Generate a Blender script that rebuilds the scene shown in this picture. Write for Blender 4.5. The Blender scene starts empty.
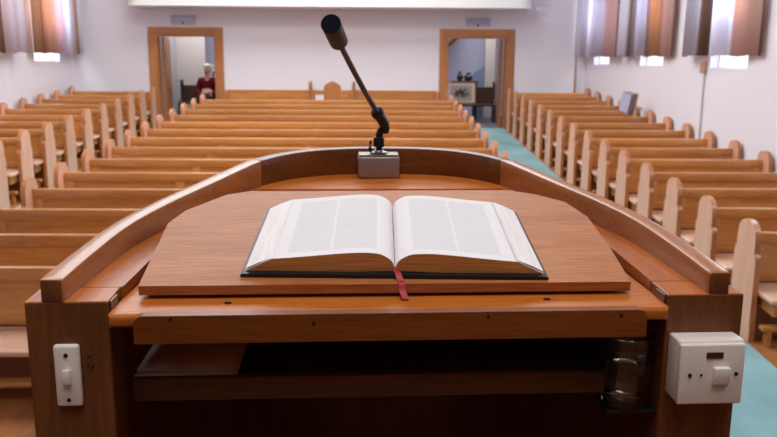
import bpy, bmesh, math, random
from mathutils import Vector, Matrix
random.seed(7)
SC = bpy.context.scene
COL = SC.collection
R = math.radians
EYE = 2.56
SL = 0.0554                       # the chapel floor rises gently towards the back

# ------------------------------------------------------------------ camera
cam_d = bpy.data.cameras.new('camera')
cam = bpy.data.objects.new('camera', cam_d)
COL.objects.link(cam)
cam_d.sensor_width = 36.0
cam_d.lens = 790.4 / 777 * 36.0
cam_d.clip_start = 0.05
cam_d.dof.use_dof = True
cam_d.dof.focus_distance = 1.28
cam_d.dof.aperture_fstop = 9.0
cam.matrix_world = (Matrix.Translation((0, 0, EYE)) @ Matrix.Rotation(-.022, 4, 'Z')
                    @ Matrix.Rotation(math.pi / 2 - .1996, 4, 'X') @ Matrix.Rotation(.0064, 4, 'Z'))
SC.camera = cam

# ------------------------------------------------------------------ world, light, exposure
w = bpy.data.worlds.new('world')
SC.world = w
w.use_nodes = True
w.node_tree.nodes['Background'].inputs[0].default_value = (.93, .96, 1, 1)
w.node_tree.nodes['Background'].inputs[1].default_value = 1.6
SC.view_settings.view_transform = 'Standard'
SC.view_settings.look = 'None'
SC.view_settings.exposure = 0.0
SC.view_settings.gamma = 1.0
SC.cycles.use_denoising = True
SC.cycles.max_bounces = 8
SC.cycles.sample_clamp_indirect = 6.0


def area(name, loc, direction, sx, sy, power, color):
    d = bpy.data.lights.new(name, 'AREA')
    d.shape = 'RECTANGLE'
    d.size, d.size_y = sx, sy
    d.energy = power
    d.color = color
    o = bpy.data.objects.new(name, d)
    o.location = loc
    o.rotation_euler = Vector(direction).to_track_quat('-Z', 'Z').to_euler()
    COL.objects.link(o)
    return o


XL, XR, YB, YF, ZC = -6.65, 4.86, 18.2, -1.7, 6.6
SILL, WTOP = 2.46, 5.0
WIN_R = [(10.32, 11.48), (13.36, 14.50), (16.42, 17.54)]
WIN_R_NEAR = [(7.0, 8.4), (3.9, 5.3)]
WIN_L = [(16.03, 17.33), (12.95, 14.25)]
WIN_L_NEAR = [(9.8, 11.2), (6.7, 8.1), (3.6, 5.0)]
DAY = (.78, .88, 1.0)
P_R, P_L, P_TOP = 70, 16, 305
for a, b in WIN_R_NEAR[:2]:
    area('window_daylight', (XR - .02, (a + b) / 2, (SILL + WTOP) / 2), (-1, 0, -.12), b - a - .1, WTOP - SILL - .1, P_R, DAY)
for a, b in WIN_L_NEAR[:3]:
    area('window_daylight', (XL + .02, (a + b) / 2, (SILL + WTOP) / 2), (1, 0, -.12), b - a - .1, WTOP - SILL - .1, P_L, DAY)
for y in (7.0, 11.0, 15.0):
    area('ceiling_light', (-1.3, y, ZC - .1), (0, 0, -1), 7.0, 2.2, P_TOP, (.93, .97, 1))
area('pulpit_ceiling_light', (.1, .3, ZC - .1), (0, 0, -1), 2.4,   .9, 72, (.93, .97, 1))  # added overhead fill for desk and book, no lamp known there
area('pulpit_ceiling_light', (.1, -1.1, ZC - .1), (0, .1, -1), 2.4, .6, 42, (.93, .97, 1))  # added fill from behind for the upright faces and switch plates
for a, b in WIN_R:
    area('window_daylight', (XR + .3, (a + b) / 2, (SILL + WTOP) / 2), (-1, 0, 0), b - a - .1, WTOP - SILL - .1, 170, DAY)
for a, b in WIN_L:
    area('window_daylight', (XL - .3, (a + b) / 2, (SILL + WTOP) / 2), (1, 0, 0), b - a - .1, WTOP - SILL - .1, 220, DAY)
area('lobby_light', (-4.2, 20.2, 3.85), (0, 0, -1), 2.0, 2.0, 62, (.93, .94, 1))
area('lobby_light', (2.4, 20.2, 3.85), (0, 0, -1), 2.0, 2.0, 62, (.93, .94, 1))


# ------------------------------------------------------------------ materials
def lin(c):
    return tuple(((v / 255) / 12.92 if v / 255 <= .04045 else ((v / 255 + .055) / 1.055) ** 2.4) for v in c) + (1,)


def base(name, rough=.5, spec=.5):
    m = bpy.data.materials.new(name)
    m.use_nodes = True
    n = m.node_tree
    b = n.nodes['Principled BSDF']
    b.inputs['Roughness'].default_value = rough
    b.inputs['Specular IOR Level'].default_value = spec
    return m, n, b


def plain(name, c, rough=.5, spec=.5, metal=0, noise=0.06, scale=8, bump=0):
    m, n, b = base(name, rough, spec)
    b.inputs['Metallic'].default_value = metal
    tc = n.nodes.new('ShaderNodeTexCoord')
    nz = n.nodes.new('ShaderNodeTexNoise')
    nz.inputs['Scale'].default_value = scale
    nz.inputs['Detail'].default_value = 4
    n.links.new(tc.outputs['Object'], nz.inputs['Vector'])
    mx = n.nodes.new('ShaderNodeMix')
    mx.data_type = 'RGBA'
    col = lin(c)
    mx.inputs[6].default_value = tuple(v * (1 - noise) for v in col[:3]) + (1,)
    mx.inputs[7].default_value = tuple(min(1, v * (1 + noise)) for v in col[:3]) + (1,)
    n.links.new(nz.outputs[0], mx.inputs[0])
    n.links.new(mx.outputs[2], b.inputs['Base Color'])
    if bump:
        bp = n.nodes.new('ShaderNodeBump')
        bp.inputs['Strength'].default_value = bump
        bp.inputs['Distance'].default_value = .002
        n.links.new(nz.outputs[0], bp.inputs['Height'])
        n.links.new(bp.outputs[0], b.inputs['Normal'])
    return m


def wood(name, dark, light, axis=0, scale=1.0, rough=.38, spec=.5, streak=.55, pores=.25, vary=.12, coat=0.0, contrast=(.3, .72)):
    """grain runs along the given object axis"""
    m, n, b = base(name, rough, spec)
    if coat:
        b.inputs['Coat Weight'].default_value = coat
        b.inputs['Coat Roughness'].default_value = .22
    L = n.links.new
    tc = n.nodes.new('ShaderNodeTexCoord')
    oi = n.nodes.new('ShaderNodeObjectInfo')
    add = n.nodes.new('ShaderNodeVectorMath')
    add.operation = 'MULTIPLY_ADD'
    cr = n.nodes.new('ShaderNodeCombineXYZ')
    for i in range(3):
        L(oi.outputs['Random'], cr.inputs[i])
    L(cr.outputs[0], add.inputs[0])
    add.inputs[1].default_value = (7.3, 3.1, 5.7)
    L(tc.outputs['Object'], add.inputs[2])

    def noise(along, across, detail, rgh=.55, dist=0):
        mp = n.nodes.new('ShaderNodeMapping')
        s = [across * scale] * 3
        s[axis] = along * scale
        mp.inputs['Scale'].default_value = s
        L(add.outputs[0], mp.inputs['Vector'])
        z = n.nodes.new('ShaderNodeTexNoise')
        z.inputs['Scale'].default_value = 1
        z.inputs['Detail'].default_value = detail
        z.inputs['Roughness'].default_value = rgh
        z.inputs['Distortion'].default_value = dist
        L(mp.outputs[0], z.inputs['Vector'])
        return z
    big = noise(.9, 9, 3, .5, .6)
    fine = noise(6, 90, 4)
    pore = noise(14, 260, 2)
    a = n.nodes.new('ShaderNodeMath')
    a.operation = 'MULTIPLY_ADD'
    L(fine.outputs[0], a.inputs[0])
    a.inputs[1].default_value = streak
    b2 = n.nodes.new('ShaderNodeMath')
    b2.operation = 'MULTIPLY'
    L(big.outputs[0], b2.inputs[0])
    b2.inputs[1].default_value = 1 - streak
    L(b2.outputs[0], a.inputs[2])
    rp = n.nodes.new('ShaderNodeValToRGB')
    rp.color_ramp.elements[0].position = contrast[0]
    rp.color_ramp.elements[1].position = contrast[1]
    rp.color_ramp.elements[0].color = lin(dark)
    rp.color_ramp.elements[1].color = lin(light)
    L(a.outputs[0], rp.inputs[0])
    # pores
    pr = n.nodes.new('ShaderNodeMapRange')
    pr.inputs[1].default_value = .56
    pr.inputs[2].default_value = .70
    pr.inputs[3].default_value = 1
    pr.inputs[4].default_value = 1 - pores
    L(pore.outputs[0], pr.inputs[0])
    # each board differs a little
    vr = n.nodes.new('ShaderNodeMapRange')
    vr.inputs[3].default_value = 1 - vary
    vr.inputs[4].default_value = 1 + vary
    L(oi.outputs['Random'], vr.inputs[0])
    mu = n.nodes.new('ShaderNodeMath')
    mu.operation = 'MULTIPLY'
    L(pr.outputs[0], mu.inputs[0])
    L(vr.outputs[0], mu.inputs[1])
    sc = n.nodes.new('ShaderNodeVectorMath')
    sc.operation = 'SCALE'
    L(rp.outputs[0], sc.inputs[0])
    L(mu.outputs[0], sc.inputs['Scale'])
    L(sc.outputs[0], b.inputs['Base Color'])
    bp = n.nodes.new('ShaderNodeBump')
    bp.inputs['Strength'].default_value = .12
    bp.inputs['Distance'].default_value = .001
    L(fine.outputs[0], bp.inputs['Height'])
    L(bp.outputs[0], b.inputs['Normal'])
    return m


M = {}
M['wall'] = plain('wall_paint', (227, 223, 229), .75, .25, noise=.02, scale=1.5)
M['gallery'] = plain('gallery_paint', (240, 238, 238), .6, .3, noise=.02, scale=2)
M['ceil'] = plain('ceiling_paint', (240, 236, 232), .8, .2, noise=.02)
M['lobby'] = plain('lobby_paint', (206, 205, 226), .7, .3, noise=.02, scale=2)  # white walls tinted lilac; the cool lobby light is in the colour
M['lobby_beige'] = plain('lobby_beige_paint', (206, 194, 186), .7, .3, noise=.02, scale=2)
M['lobby_grey'] = plain('lobby_grey_paint', (178, 176, 176), .7, .3, noise=.02, scale=2)
M['lobby_floor'] = plain('lobby_floor', (96, 92, 100), .6, .3, noise=.15, scale=6)
M['pewx'] = wood('pew_oak', (164, 102, 48), (212, 146, 78), 0, .8, .34, .5, coat=.5)
M['seatx'] = wood('pew_seat_oak', (196, 150, 122), (226, 186, 162), 0, .9, .36, .6, coat=.3)
M['endz'] = wood('pew_end_oak', (208, 154, 122), (230, 182, 154), 2, .9, .4, .5, streak=.5, coat=.1, vary=.08)
M['endedge'] = wood('pew_edge_oak', (150, 88, 46), (196, 124, 70), 2, .9, .28, .5, coat=.5, vary=.06)  # darker end oak: shade of the front edges put into the colour
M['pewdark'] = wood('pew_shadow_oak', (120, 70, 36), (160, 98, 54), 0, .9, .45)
M['doorz'] = wood('door_oak', (150, 92, 48), (192, 126, 74), 2, .8, .42)
M['doorx'] = wood('door_head_oak', (150, 92, 48), (192, 126, 74), 0, .8, .42)
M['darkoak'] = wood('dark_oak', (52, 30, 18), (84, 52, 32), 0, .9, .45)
M['pulx'] = wood('pulpit_oak_across', (106, 50, 16), (152, 82, 30), 0, 2.2, .36, .3, coat=.0, vary=.06)
M['slab'] = wood('desk_slab_oak', (164, 84, 26), (220, 126, 48), 0, 2.2, .36, .3, vary=.04)  # brighter copy of the desk oak; overhead light put into the colour
M['rimbow'] = wood('bow_rim_oak', (84, 44, 18), (128, 72, 34), 0, 2.2, .3, .4, vary=.05)  # darker copy of the rim oak; the bow's shade is in the colour
M['puly'] = wood('pulpit_oak_along', (146, 72, 24), (204, 114, 44), 1, 2.2, .34, .3, coat=.0, vary=.06)
M['pulz'] = wood('pulpit_oak_upright', (96, 52, 24), (134, 78, 38), 2, 2.2, .45, .4, vary=.06)
M['pulz2'] = wood('pulpit_shelf_oak', (96, 60, 38), (132, 86, 56), 0, 2.2, .5, .3)
M['rim'] = wood('pulpit_rim_oak', (138, 78, 34), (192, 120, 62), 1, 2.2, .28, .45, coat=.15, vary=.05)
M['board'] = wood('reading_board_oak', (160, 94, 48), (198, 126, 74), 0, 2.4, .5, .22, streak=.62, pores=.3, vary=.03, contrast=(.36, .66))
M['floorw'] = wood('floor_planks', (120, 72, 40), (176, 114, 66), 1, .8, .4, .5)
M['white_plastic'] = plain('white_plastic', (240, 226, 216), .35, .5, noise=.01)
M['white_plastic2'] = plain('ivory_rocker', (246, 232, 222), .3, .5, noise=.01)
M['black'] = plain('black_plastic', (14, 14, 18), .45, .4, noise=.1)
M['foam'] = plain('black_foam', (16, 18, 30), .95, .15, noise=.25, scale=300, bump=.5)
M['mesh'] = plain('microphone_mesh', (62, 52, 52), .55, .4, metal=.3, noise=.3, scale=500, bump=.5)
M['neck'] = plain('gooseneck_metal', (74, 66, 66), .4, .5, metal=.6, noise=.1, scale=200)
M['alu'] = plain('cast_aluminium', (150, 138, 132), .42, .5, metal=.55, noise=.1, scale=260, bump=.3)
M['steel'] = plain('steel', (150, 145, 140), .3, .5, metal=.9)
M['darkmetal'] = plain('dark_screw', (44, 34, 30), .5, .5, metal=.4)
M['brass'] = plain('worn_hinge_metal', (110, 90, 70), .35, .5, metal=.8)
M['neon'] = plain('neon_window', (86, 34, 22), .2, .5)
M['leather'] = plain('black_leather', (24, 22, 26), .42, .5, noise=.2, scale=220, bump=.4)
M['ribbon'] = plain('red_ribbon', (176, 26, 34), .5, .4, noise=.08, scale=300)
M['cloth'] = plain('beige_cloth', (246, 238, 230), .9, .15, noise=.12, scale=30, bump=.3)
M['grey'] = plain('grey_plastic', (200, 198, 212), .5, .4, noise=.03)
M['grille'] = plain('grey_grille', (176, 178, 200), .7, .3, noise=.05, scale=60)
M['cabside'] = plain('speaker_case', (128, 118, 126), .6, .3, noise=.05, scale=40)
M['conduit'] = plain('brown_conduit', (176, 132, 106), .6, .3)
M['whitecable'] = plain('white_conduit', (206, 200, 202), .6, .3)
M['redwool'] = plain('red_wool', (98, 14, 24), .9, .15, noise=.15, scale=60)
M['skin'] = plain('skin', (206, 150, 124), .55, .35, noise=.04)
M['hair'] = plain('white_hair', (214, 206, 200), .8, .2, noise=.12, scale=60)
M['trouser'] = plain('dark_trousers', (50, 46, 52), .9, .15)
M['panel_blue'] = plain('blue_grey_board', (124, 138, 160), .7, .3)
M['paper'] = plain('white_paper', (226, 222, 222), .8, .2)
M['ornament'] = plain('dark_glazed_pottery', (58, 54, 62), .35, .5, noise=.3, scale=30)


def carpet_mat():
    m, n, b = base('teal_carpet', .95, .1)
    tc = n.nodes.new('ShaderNodeTexCoord')
    z1 = n.nodes.new('ShaderNodeTexNoise')
    z1.inputs['Scale'].default_value = 1.3
    z1.inputs['Detail'].default_value = 3
    z2 = n.nodes.new('ShaderNodeTexNoise')
    z2.inputs['Scale'].default_value = 160
    n.links.new(tc.outputs['Object'], z1.inputs['Vector'])
    n.links.new(tc.outputs['Object'], z2.inputs['Vector'])
    mx = n.nodes.new('ShaderNodeMath')
    mx.operation = 'MULTIPLY_ADD'
    n.links.new(z2.outputs[0], mx.inputs[0])
    mx.inputs[1].default_value = .25
    n.links.new(z1.outputs[0], mx.inputs[2])
    rp = n.nodes.new('ShaderNodeValToRGB')
    rp.color_ramp.elements[0].position = .45
    rp.color_ramp.elements[1].position = .8
    rp.color_ramp.elements[0].color = lin((112, 146, 150))
    rp.color_ramp.elements[1].color = lin((138, 172, 176))
    n.links.new(mx.outputs[0], rp.inputs[0])
    n.links.new(rp.outputs[0], b.inputs['Base Color'])
    return m


M['carpet'] = carpet_mat()


def curtain_mat(name, stops):
    """striped translucent curtain cloth: stops = [(position along the curtain, colour)]"""
    m = bpy.data.materials.new(name)
    m.use_nodes = True
    n = m.node_tree
    for x in list(n.nodes):
        n.nodes.remove(x)
    L = n.links.new
    out = n.nodes.new('ShaderNodeOutputMaterial')
    uv = n.nodes.new('ShaderNodeUVMap')
    sp = n.nodes.new('ShaderNodeSeparateXYZ')
    L(uv.outputs[0], sp.inputs[0])
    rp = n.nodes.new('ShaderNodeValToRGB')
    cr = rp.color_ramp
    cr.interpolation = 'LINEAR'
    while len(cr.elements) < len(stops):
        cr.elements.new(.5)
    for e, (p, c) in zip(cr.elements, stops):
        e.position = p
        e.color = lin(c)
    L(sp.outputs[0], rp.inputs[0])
    d = n.nodes.new('ShaderNodeBsdfDiffuse')
    t = n.nodes.new('ShaderNodeBsdfTranslucent')
    mx = n.nodes.new('ShaderNodeMixShader')
    mx.inputs[0].default_value = .38
    L(rp.outputs[0], d.inputs[0])
    L(rp.outputs[0], t.inputs[0])
    L(d.outputs[0], mx.inputs[1])
    L(t.outputs[0], mx.inputs[2])
    L(mx.outputs[0], out.inputs[0])
    return m


def glass_pane():
    m = bpy.data.materials.new('window_glass')
    m.use_nodes = True
    n = m.node_tree
    for x in list(n.nodes):
        n.nodes.remove(x)
    out = n.nodes.new('ShaderNodeOutputMaterial')
    t = n.nodes.new('ShaderNodeBsdfTransparent')
    g = n.nodes.new('ShaderNodeBsdfGlossy')
    g.inputs['Roughness'].default_value = .02
    mx = n.nodes.new('ShaderNodeMixShader')
    mx.inputs[0].default_value = .06
    n.links.new(t.outputs[0], mx.inputs[1])
    n.links.new(g.outputs[0], mx.inputs[2])
    n.links.new(mx.outputs[0], out.inputs[0])
    return m


M['pane'] = glass_pane()


def clear(name, ior, c=(1, 1, 1, 1)):
    m, n, b = base(name, .02, .5)
    b.inputs['Base Color'].default_value = c
    b.inputs['Transmission Weight'].default_value = 1
    b.inputs['IOR'].default_value = ior
    return m


M['tumbler'] = clear('tumbler_glass', 1.48)
M['water'] = clear('water', 1.33)


# ------------------------------------------------------------------ mesh helpers
def obj(name, bm, mat, parent=None, smooth=False, mats=None):
    bmesh.ops.recalc_face_normals(bm, faces=bm.faces[:])
    me = bpy.data.meshes.new(name)
    bm.to_mesh(me)
    bm.free()
    for m in (mats or [mat]):
        me.materials.append(m)
    if smooth:
        for p in me.polygons:
            p.use_smooth = True
        me.set_sharp_from_angle(angle=R(38))
    o = bpy.data.objects.new(name, me)
    COL.objects.link(o)
    if parent:
        o.parent = parent
    return o


def thing(name, label, cat, loc=(0, 0, 0), rot=(0, 0, 0), group=None):
    o = bpy.data.objects.new(name, None)
    o.empty_display_size = .1
    COL.objects.link(o)
    o.location = loc
    o.rotation_euler = rot
    o['label'] = label
    o['category'] = cat
    if group:
        o['group'] = group
    return o


def tag(o, label, cat, group=None):
    o['label'] = label
    o['category'] = cat
    if group:
        o['group'] = group
    return o


def struct(name, bm, m, parent=None, smooth=False):
    o = obj(name, bm, m, parent, smooth)
    if not parent:
        o['kind'] = 'structure'
    return o


def add_box(bm, x0, x1, y0, y1, z0, z1, bev=0, seg=2, f=None):
    g = bmesh.ops.create_cube(bm, size=1)
    vs = g['verts']
    for v in vs:
        v.co = Vector((x0 + (v.co.x + .5) * (x1 - x0), y0 + (v.co.y + .5) * (y1 - y0), z0 + (v.co.z + .5) * (z1 - z0)))
    if bev:
        es = list({e for v in vs for e in v.link_edges})
        r = bmesh.ops.bevel(bm, geom=es, offset=bev, segments=seg, affect='EDGES', profile=.5)
        vs = [v for v in r['verts']]
        vs = list({v for fc in r['faces'] for v in fc.verts} | set(v for v in vs if v.is_valid))
    if f:
        for v in vs:
            v.co = f(v.co)
    return vs


def box(*a, **k):
    bm = bmesh.new()
    add_box(bm, *a, **k)
    return bm


def add_prism(bm, pts, fn0, fn1):
    """polygon pts extruded between two maps point -> Vector"""
    a = [bm.verts.new(fn0(p)) for p in pts]
    b = [bm.verts.new(fn1(p)) for p in pts]
    bm.faces.new(a)
    bm.faces.new(list(reversed(b)))
    n = len(pts)
    for i in range(n):
        bm.faces.new((a[i], b[i], b[(i + 1) % n], a[(i + 1) % n]))
    return a, b


def bevel_all(bm, off, seg=2, angle=30):
    es = [e for e in bm.edges if len(e.link_faces) == 2 and e.calc_face_angle(0) > R(angle)]
    bmesh.ops.bevel(bm, geom=es, offset=off, segments=seg, affect='EDGES', profile=.5)


def add_tube(bm, pts, r, n=12, caps=True):
    pts = [Vector(p) for p in pts]
    rs = r if isinstance(r, (list, tuple)) else [r] * len(pts)
    rings = []
    up = Vector((0, 0, 1))
    for i, p in enumerate(pts):
        t = (pts[min(i + 1, len(pts) - 1)] - pts[max(i - 1, 0)]).normalized()
        a = t.cross(up)
        if a.length < 1e-3:
            a = t.cross(Vector((1, 0, 0)))
        a.normalize()
        b = a.cross(t)
        rings.append([bm.verts.new(p + (a * math.cos(2 * math.pi * k / n) + b * math.sin(2 * math.pi * k / n)) * rs[i]) for k in range(n)])
    for i in range(len(rings) - 1):
        for k in range(n):
            bm.faces.new((rings[i][k], rings[i][(k + 1) % n], rings[i + 1][(k + 1) % n], rings[i + 1][k]))
    if caps:
        bm.faces.new(list(reversed(rings[0])))
        bm.faces.new(rings[-1])


def tube(*a, **k):
    bm = bmesh.new()
    add_tube(bm, *a, **k)
    return bm


def lathe(prof, n=32, c=(0, 0, 0)):
    bm = bmesh.new()
    c = Vector(c)
    rings = []
    for r, z in prof:
        if r < 1e-6:
            rings.append([bm.verts.new(c + Vector((0, 0, z)))])
        else:
            rings.append([bm.verts.new(c + Vector((r * math.cos(2 * math.pi * k / n), r * math.sin(2 * math.pi * k / n), z))) for k in range(n)])
    for a, b in zip(rings, rings[1:]):
        for k in range(n):
            k2 = (k + 1) % n
            if len(a) == 1 and len(b) == 1:
                continue
            if len(a) == 1:
                bm.faces.new((a[0], b[k2], b[k]))
            elif len(b) == 1:
                bm.faces.new((a[k], a[k2], b[0]))
            else:
                bm.faces.new((a[k], a[k2], b[k2], b[k]))
    return bm


def copy_tree(o, parent=None):
    c = o.copy()
    COL.objects.link(c)
    if parent:
        c.parent = parent
    for ch in list(o.children):
        copy_tree(ch, c)
    return c


def sphere(c, r, sx=1, sy=1, sz=1, seg=20):
    bm = bmesh.new()
    bmesh.ops.create_uvsphere(bm, u_segments=seg, v_segments=seg // 2 + 2, radius=r)
    for v in bm.verts:
        v.co = Vector((v.co.x * sx, v.co.y * sy, v.co.z * sz)) + Vector(c)
    return bm


# ------------------------------------------------------------------ the room
fz = lambda y: SL * max(y, 0)
bm = bmesh.new()
for y0, y1 in ((YF - .2, 0), (0, YB)):
    add_prism(bm, [(XL - .2, y0), (XR + .2, y0), (XR + .2, y1), (XL - .2, y1)],
              lambda p: Vector((p[0], p[1], fz(p[1]))), lambda p: Vector((p[0], p[1], fz(p[1]) - .15)))
struct('floor', bm, M['floorw'])
struct('floor_lobby', box(XL - .2, XR + .2, YB, 22.4, fz(YB) - .15, fz(YB)), M['lobby_floor'])
struct('ceiling', box(XL - .2, XR + .2, YF - .2, YB + .2, ZC, ZC + .15), M['ceil'])
struct('ceiling_lobby', box(XL - .2, XR + .2, YB + .2, 22.4, 4.0, 4.12), M['ceil'])


def side_wall(name, x0, x1, wins):
    bm = bmesh.new()
    add_box(bm, x0, x1, YF - .2, 22.4, -.2, SILL)
    add_box(bm, x0, x1, YF - .2, 22.4, WTOP, ZC)
    y = YF - .2
    for a, b in sorted(wins):
        add_box(bm, x0, x1, y, a, SILL, WTOP)
        y = b
    add_box(bm, x0, x1, y, 22.4, SILL, WTOP)
    return struct(name, bm, M['wall'])


side_wall('wall_right', XR, XR + .22, WIN_R)
side_wall('wall_left', XL - .22, XL, WIN_L)
struct('wall_front', box(XL, XR, YF - .2, YF, -.2, ZC), M['wall'])
# unseen dark screens added beside and behind the camera to block low light
struct('trim_1', box(-2.6, 2.6, YF, YF + .08, 1.05, 4.3), M['darkoak'])
for k_, x_ in ((2, -2.6), (3, 2.5)):
    struct('trim_%d' % k_, box(x_, x_ + .1, YF + .08, .75, 0, 4.0), M['darkoak'])
# back wall with the two doorways
DL, DR = (-4.82, -3.50), (1.70, 3.05)
DTOP = 3.045
bm = bmesh.new()
for a, b in ((XL, DL[0]), (DL[1], DR[0]), (DR[1], XR)):
    add_box(bm, a, b, YB, YB + .2, .8, DTOP)
add_box(bm, XL, XR, YB, YB + .2, DTOP, ZC)
struct('wall_back', bm, M['wall'])
struct('wall_lobby_back', box(XL, XR, 22.2, 22.4, .9, 4.0), M['lobby'])
struct('wall_lobby_partition', box(-1.2, -1.0, YB + .2, 22.2, .9, 4.0), M['lobby'])
# gallery front over the back of the room, with rounded ends
bm = bmesh.new()
pts = []
gx0, gx1, gy, rr = -5.22, 3.46, 17.35, .3
for k in range(9):
    a = math.pi / 2 * k / 8
    pts.append((gx0 + rr - rr * math.sin(math.pi / 2 - a) , gy + rr - rr * math.cos(math.pi / 2 - a)))
for k in range(9):
    a = math.pi / 2 * k / 8
    pts.append((gx1 - rr + rr * math.sin(a), gy + rr - rr * math.cos(a)))
pts += [(gx1, YB), (gx0, YB)]
add_prism(bm, pts, lambda p: Vector((p[0], p[1], 3.63)), lambda p: Vector((p[0], p[1], 4.75)))
struct('gallery_front', bm, M['gallery'], smooth=True)


def window(n, wall_x, y0, y1, side):
    root = bpy.data.objects.new('window_%d' % n, None)
    COL.objects.link(root)
    root.location = (wall_x, (y0 + y1) / 2, SILL)
    root['kind'] = 'structure'
    h, hw = WTOP - SILL, (y1 - y0) / 2
    bm = bmesh.new()
    xa, xb = sorted((side * .12, side * .18))
    t = .05
    add_box(bm, xa, xb, -hw, -hw + t, 0, h)
    add_box(bm, xa, xb, hw - t, hw, 0, h)
    add_box(bm, xa, xb, -hw + t, hw - t, 0, t * .5)
    add_box(bm, xa, xb, -hw + t, hw - t, h - t, h)
    add_box(bm, xa, xb, -hw + t, hw - t, h * .55, h * .55 + .04)
    obj('window_frame', bm, M['gallery'], root)
    xm = side * .15
    obj('window_pane', box(xm - .003, xm + .003, -hw + t, hw - t, t * .5, h - t), M['pane'], root)


k = 1
for a, b in WIN_R:
    window(k, XR, a, b, 1)
    k += 1
for a, b in WIN_L:
    window(k, XL, a, b, -1)
    k += 1


# curtains --------------------------------------------------------------
def curtain(label, x, side, y_near, y_far, zones, stops, zt=5.15, zb=2.622):
    """zones: list of (fraction along, pleat depth, pleats per metre); near end = 0"""
    root = thing('curtain', label, 'curtain', (x, (y_near + y_far) / 2, zb), group='curtains on the side walls')
    bm = bmesh.new()
    uvl = bm.loops.layers.uv.new('UVMap')
    n, L = 260, y_far - y_near
    ph = 0
    cols = []
    for i in range(n + 1):
        t = i / n
        dep, freq = zones[-1][1:]
        for f, d, q in zones:
            if t <= f:
                dep, freq = d, q
                break
        ph += freq * L / n * 2 * math.pi
        dx = -side * (dep * (.5 - .5 * math.cos(ph)) + .012 * math.sin(3.1 * ph + 1))
        y = y_near + L * t - (y_near + y_far) / 2
        cols.append([(bm.verts.new((dx * (1 - .25 * s), y + .012 * math.sin(ph * .7 + s), (zt - zb) * s + (.008 * math.sin(ph) if s == 0 else 0))), t) for s in (0, .35, .7, 1)])
    for a, b in zip(cols, cols[1:]):
        for j in range(3):
            f = bm.faces.new((a[j][0], b[j][0], b[j + 1][0], a[j + 1][0]))
            for lp, t in zip(f.loops, (a[j][1], b[j][1], b[j + 1][1], a[j + 1][1])):
                lp[uvl].uv = (t, 0)
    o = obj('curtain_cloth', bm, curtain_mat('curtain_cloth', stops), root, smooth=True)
    sm = o.modifiers.new('thick', 'SOLIDIFY')
    sm.thickness = .004
    r = tube([(-side * .02, -L / 2, zt - zb), (-side * .02, L / 2, zt - zb)], .018)
    obj('curtain_pole', r, M['steel'], root, smooth=True)
    for s in (-1, 1):
        xe = side * (abs(x - (XR if side > 0 else XL)))
        obj('pole_bracket', box(min(-side * .02, xe), max(-side * .02, xe), s * (L / 2 - .1) - .015, s * (L / 2 - .1) + .015, zt - zb - .02, zt - zb + .02), M['steel'], root)
    return root


TAN, ROSE, GREY, WHT, BRN, DRK = (214, 178, 168), (226, 190, 194), (200, 194, 208), (238, 236, 248), (192, 148, 120), (124, 98, 86)  # colour bands paint window glow, lit folds and fold shadow into the cloth
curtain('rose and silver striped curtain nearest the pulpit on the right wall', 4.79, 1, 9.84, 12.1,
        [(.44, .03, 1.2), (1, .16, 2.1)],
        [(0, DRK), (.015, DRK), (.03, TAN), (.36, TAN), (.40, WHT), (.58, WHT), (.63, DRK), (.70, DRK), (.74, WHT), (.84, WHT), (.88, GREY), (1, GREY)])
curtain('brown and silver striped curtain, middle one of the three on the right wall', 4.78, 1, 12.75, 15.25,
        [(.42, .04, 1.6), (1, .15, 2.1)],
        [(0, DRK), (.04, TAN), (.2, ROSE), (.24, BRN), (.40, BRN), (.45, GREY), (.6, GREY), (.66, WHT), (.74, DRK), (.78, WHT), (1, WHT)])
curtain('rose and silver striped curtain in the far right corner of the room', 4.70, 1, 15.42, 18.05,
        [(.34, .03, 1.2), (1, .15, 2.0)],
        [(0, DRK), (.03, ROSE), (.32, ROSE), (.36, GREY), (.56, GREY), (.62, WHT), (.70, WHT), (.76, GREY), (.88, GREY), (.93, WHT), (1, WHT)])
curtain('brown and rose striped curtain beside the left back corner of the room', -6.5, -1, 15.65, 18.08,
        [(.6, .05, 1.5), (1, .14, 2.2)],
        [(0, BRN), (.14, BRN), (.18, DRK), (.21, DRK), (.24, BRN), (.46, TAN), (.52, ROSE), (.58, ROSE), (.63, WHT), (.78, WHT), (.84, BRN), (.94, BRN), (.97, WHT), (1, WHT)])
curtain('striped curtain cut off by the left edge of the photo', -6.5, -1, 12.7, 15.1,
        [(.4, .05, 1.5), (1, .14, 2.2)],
        [(0, BRN), (.5, BRN), (.62, DRK), (.68, ROSE), (.8, WHT), (.88, ROSE), (.95, WHT), (1, ROSE)])


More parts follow.
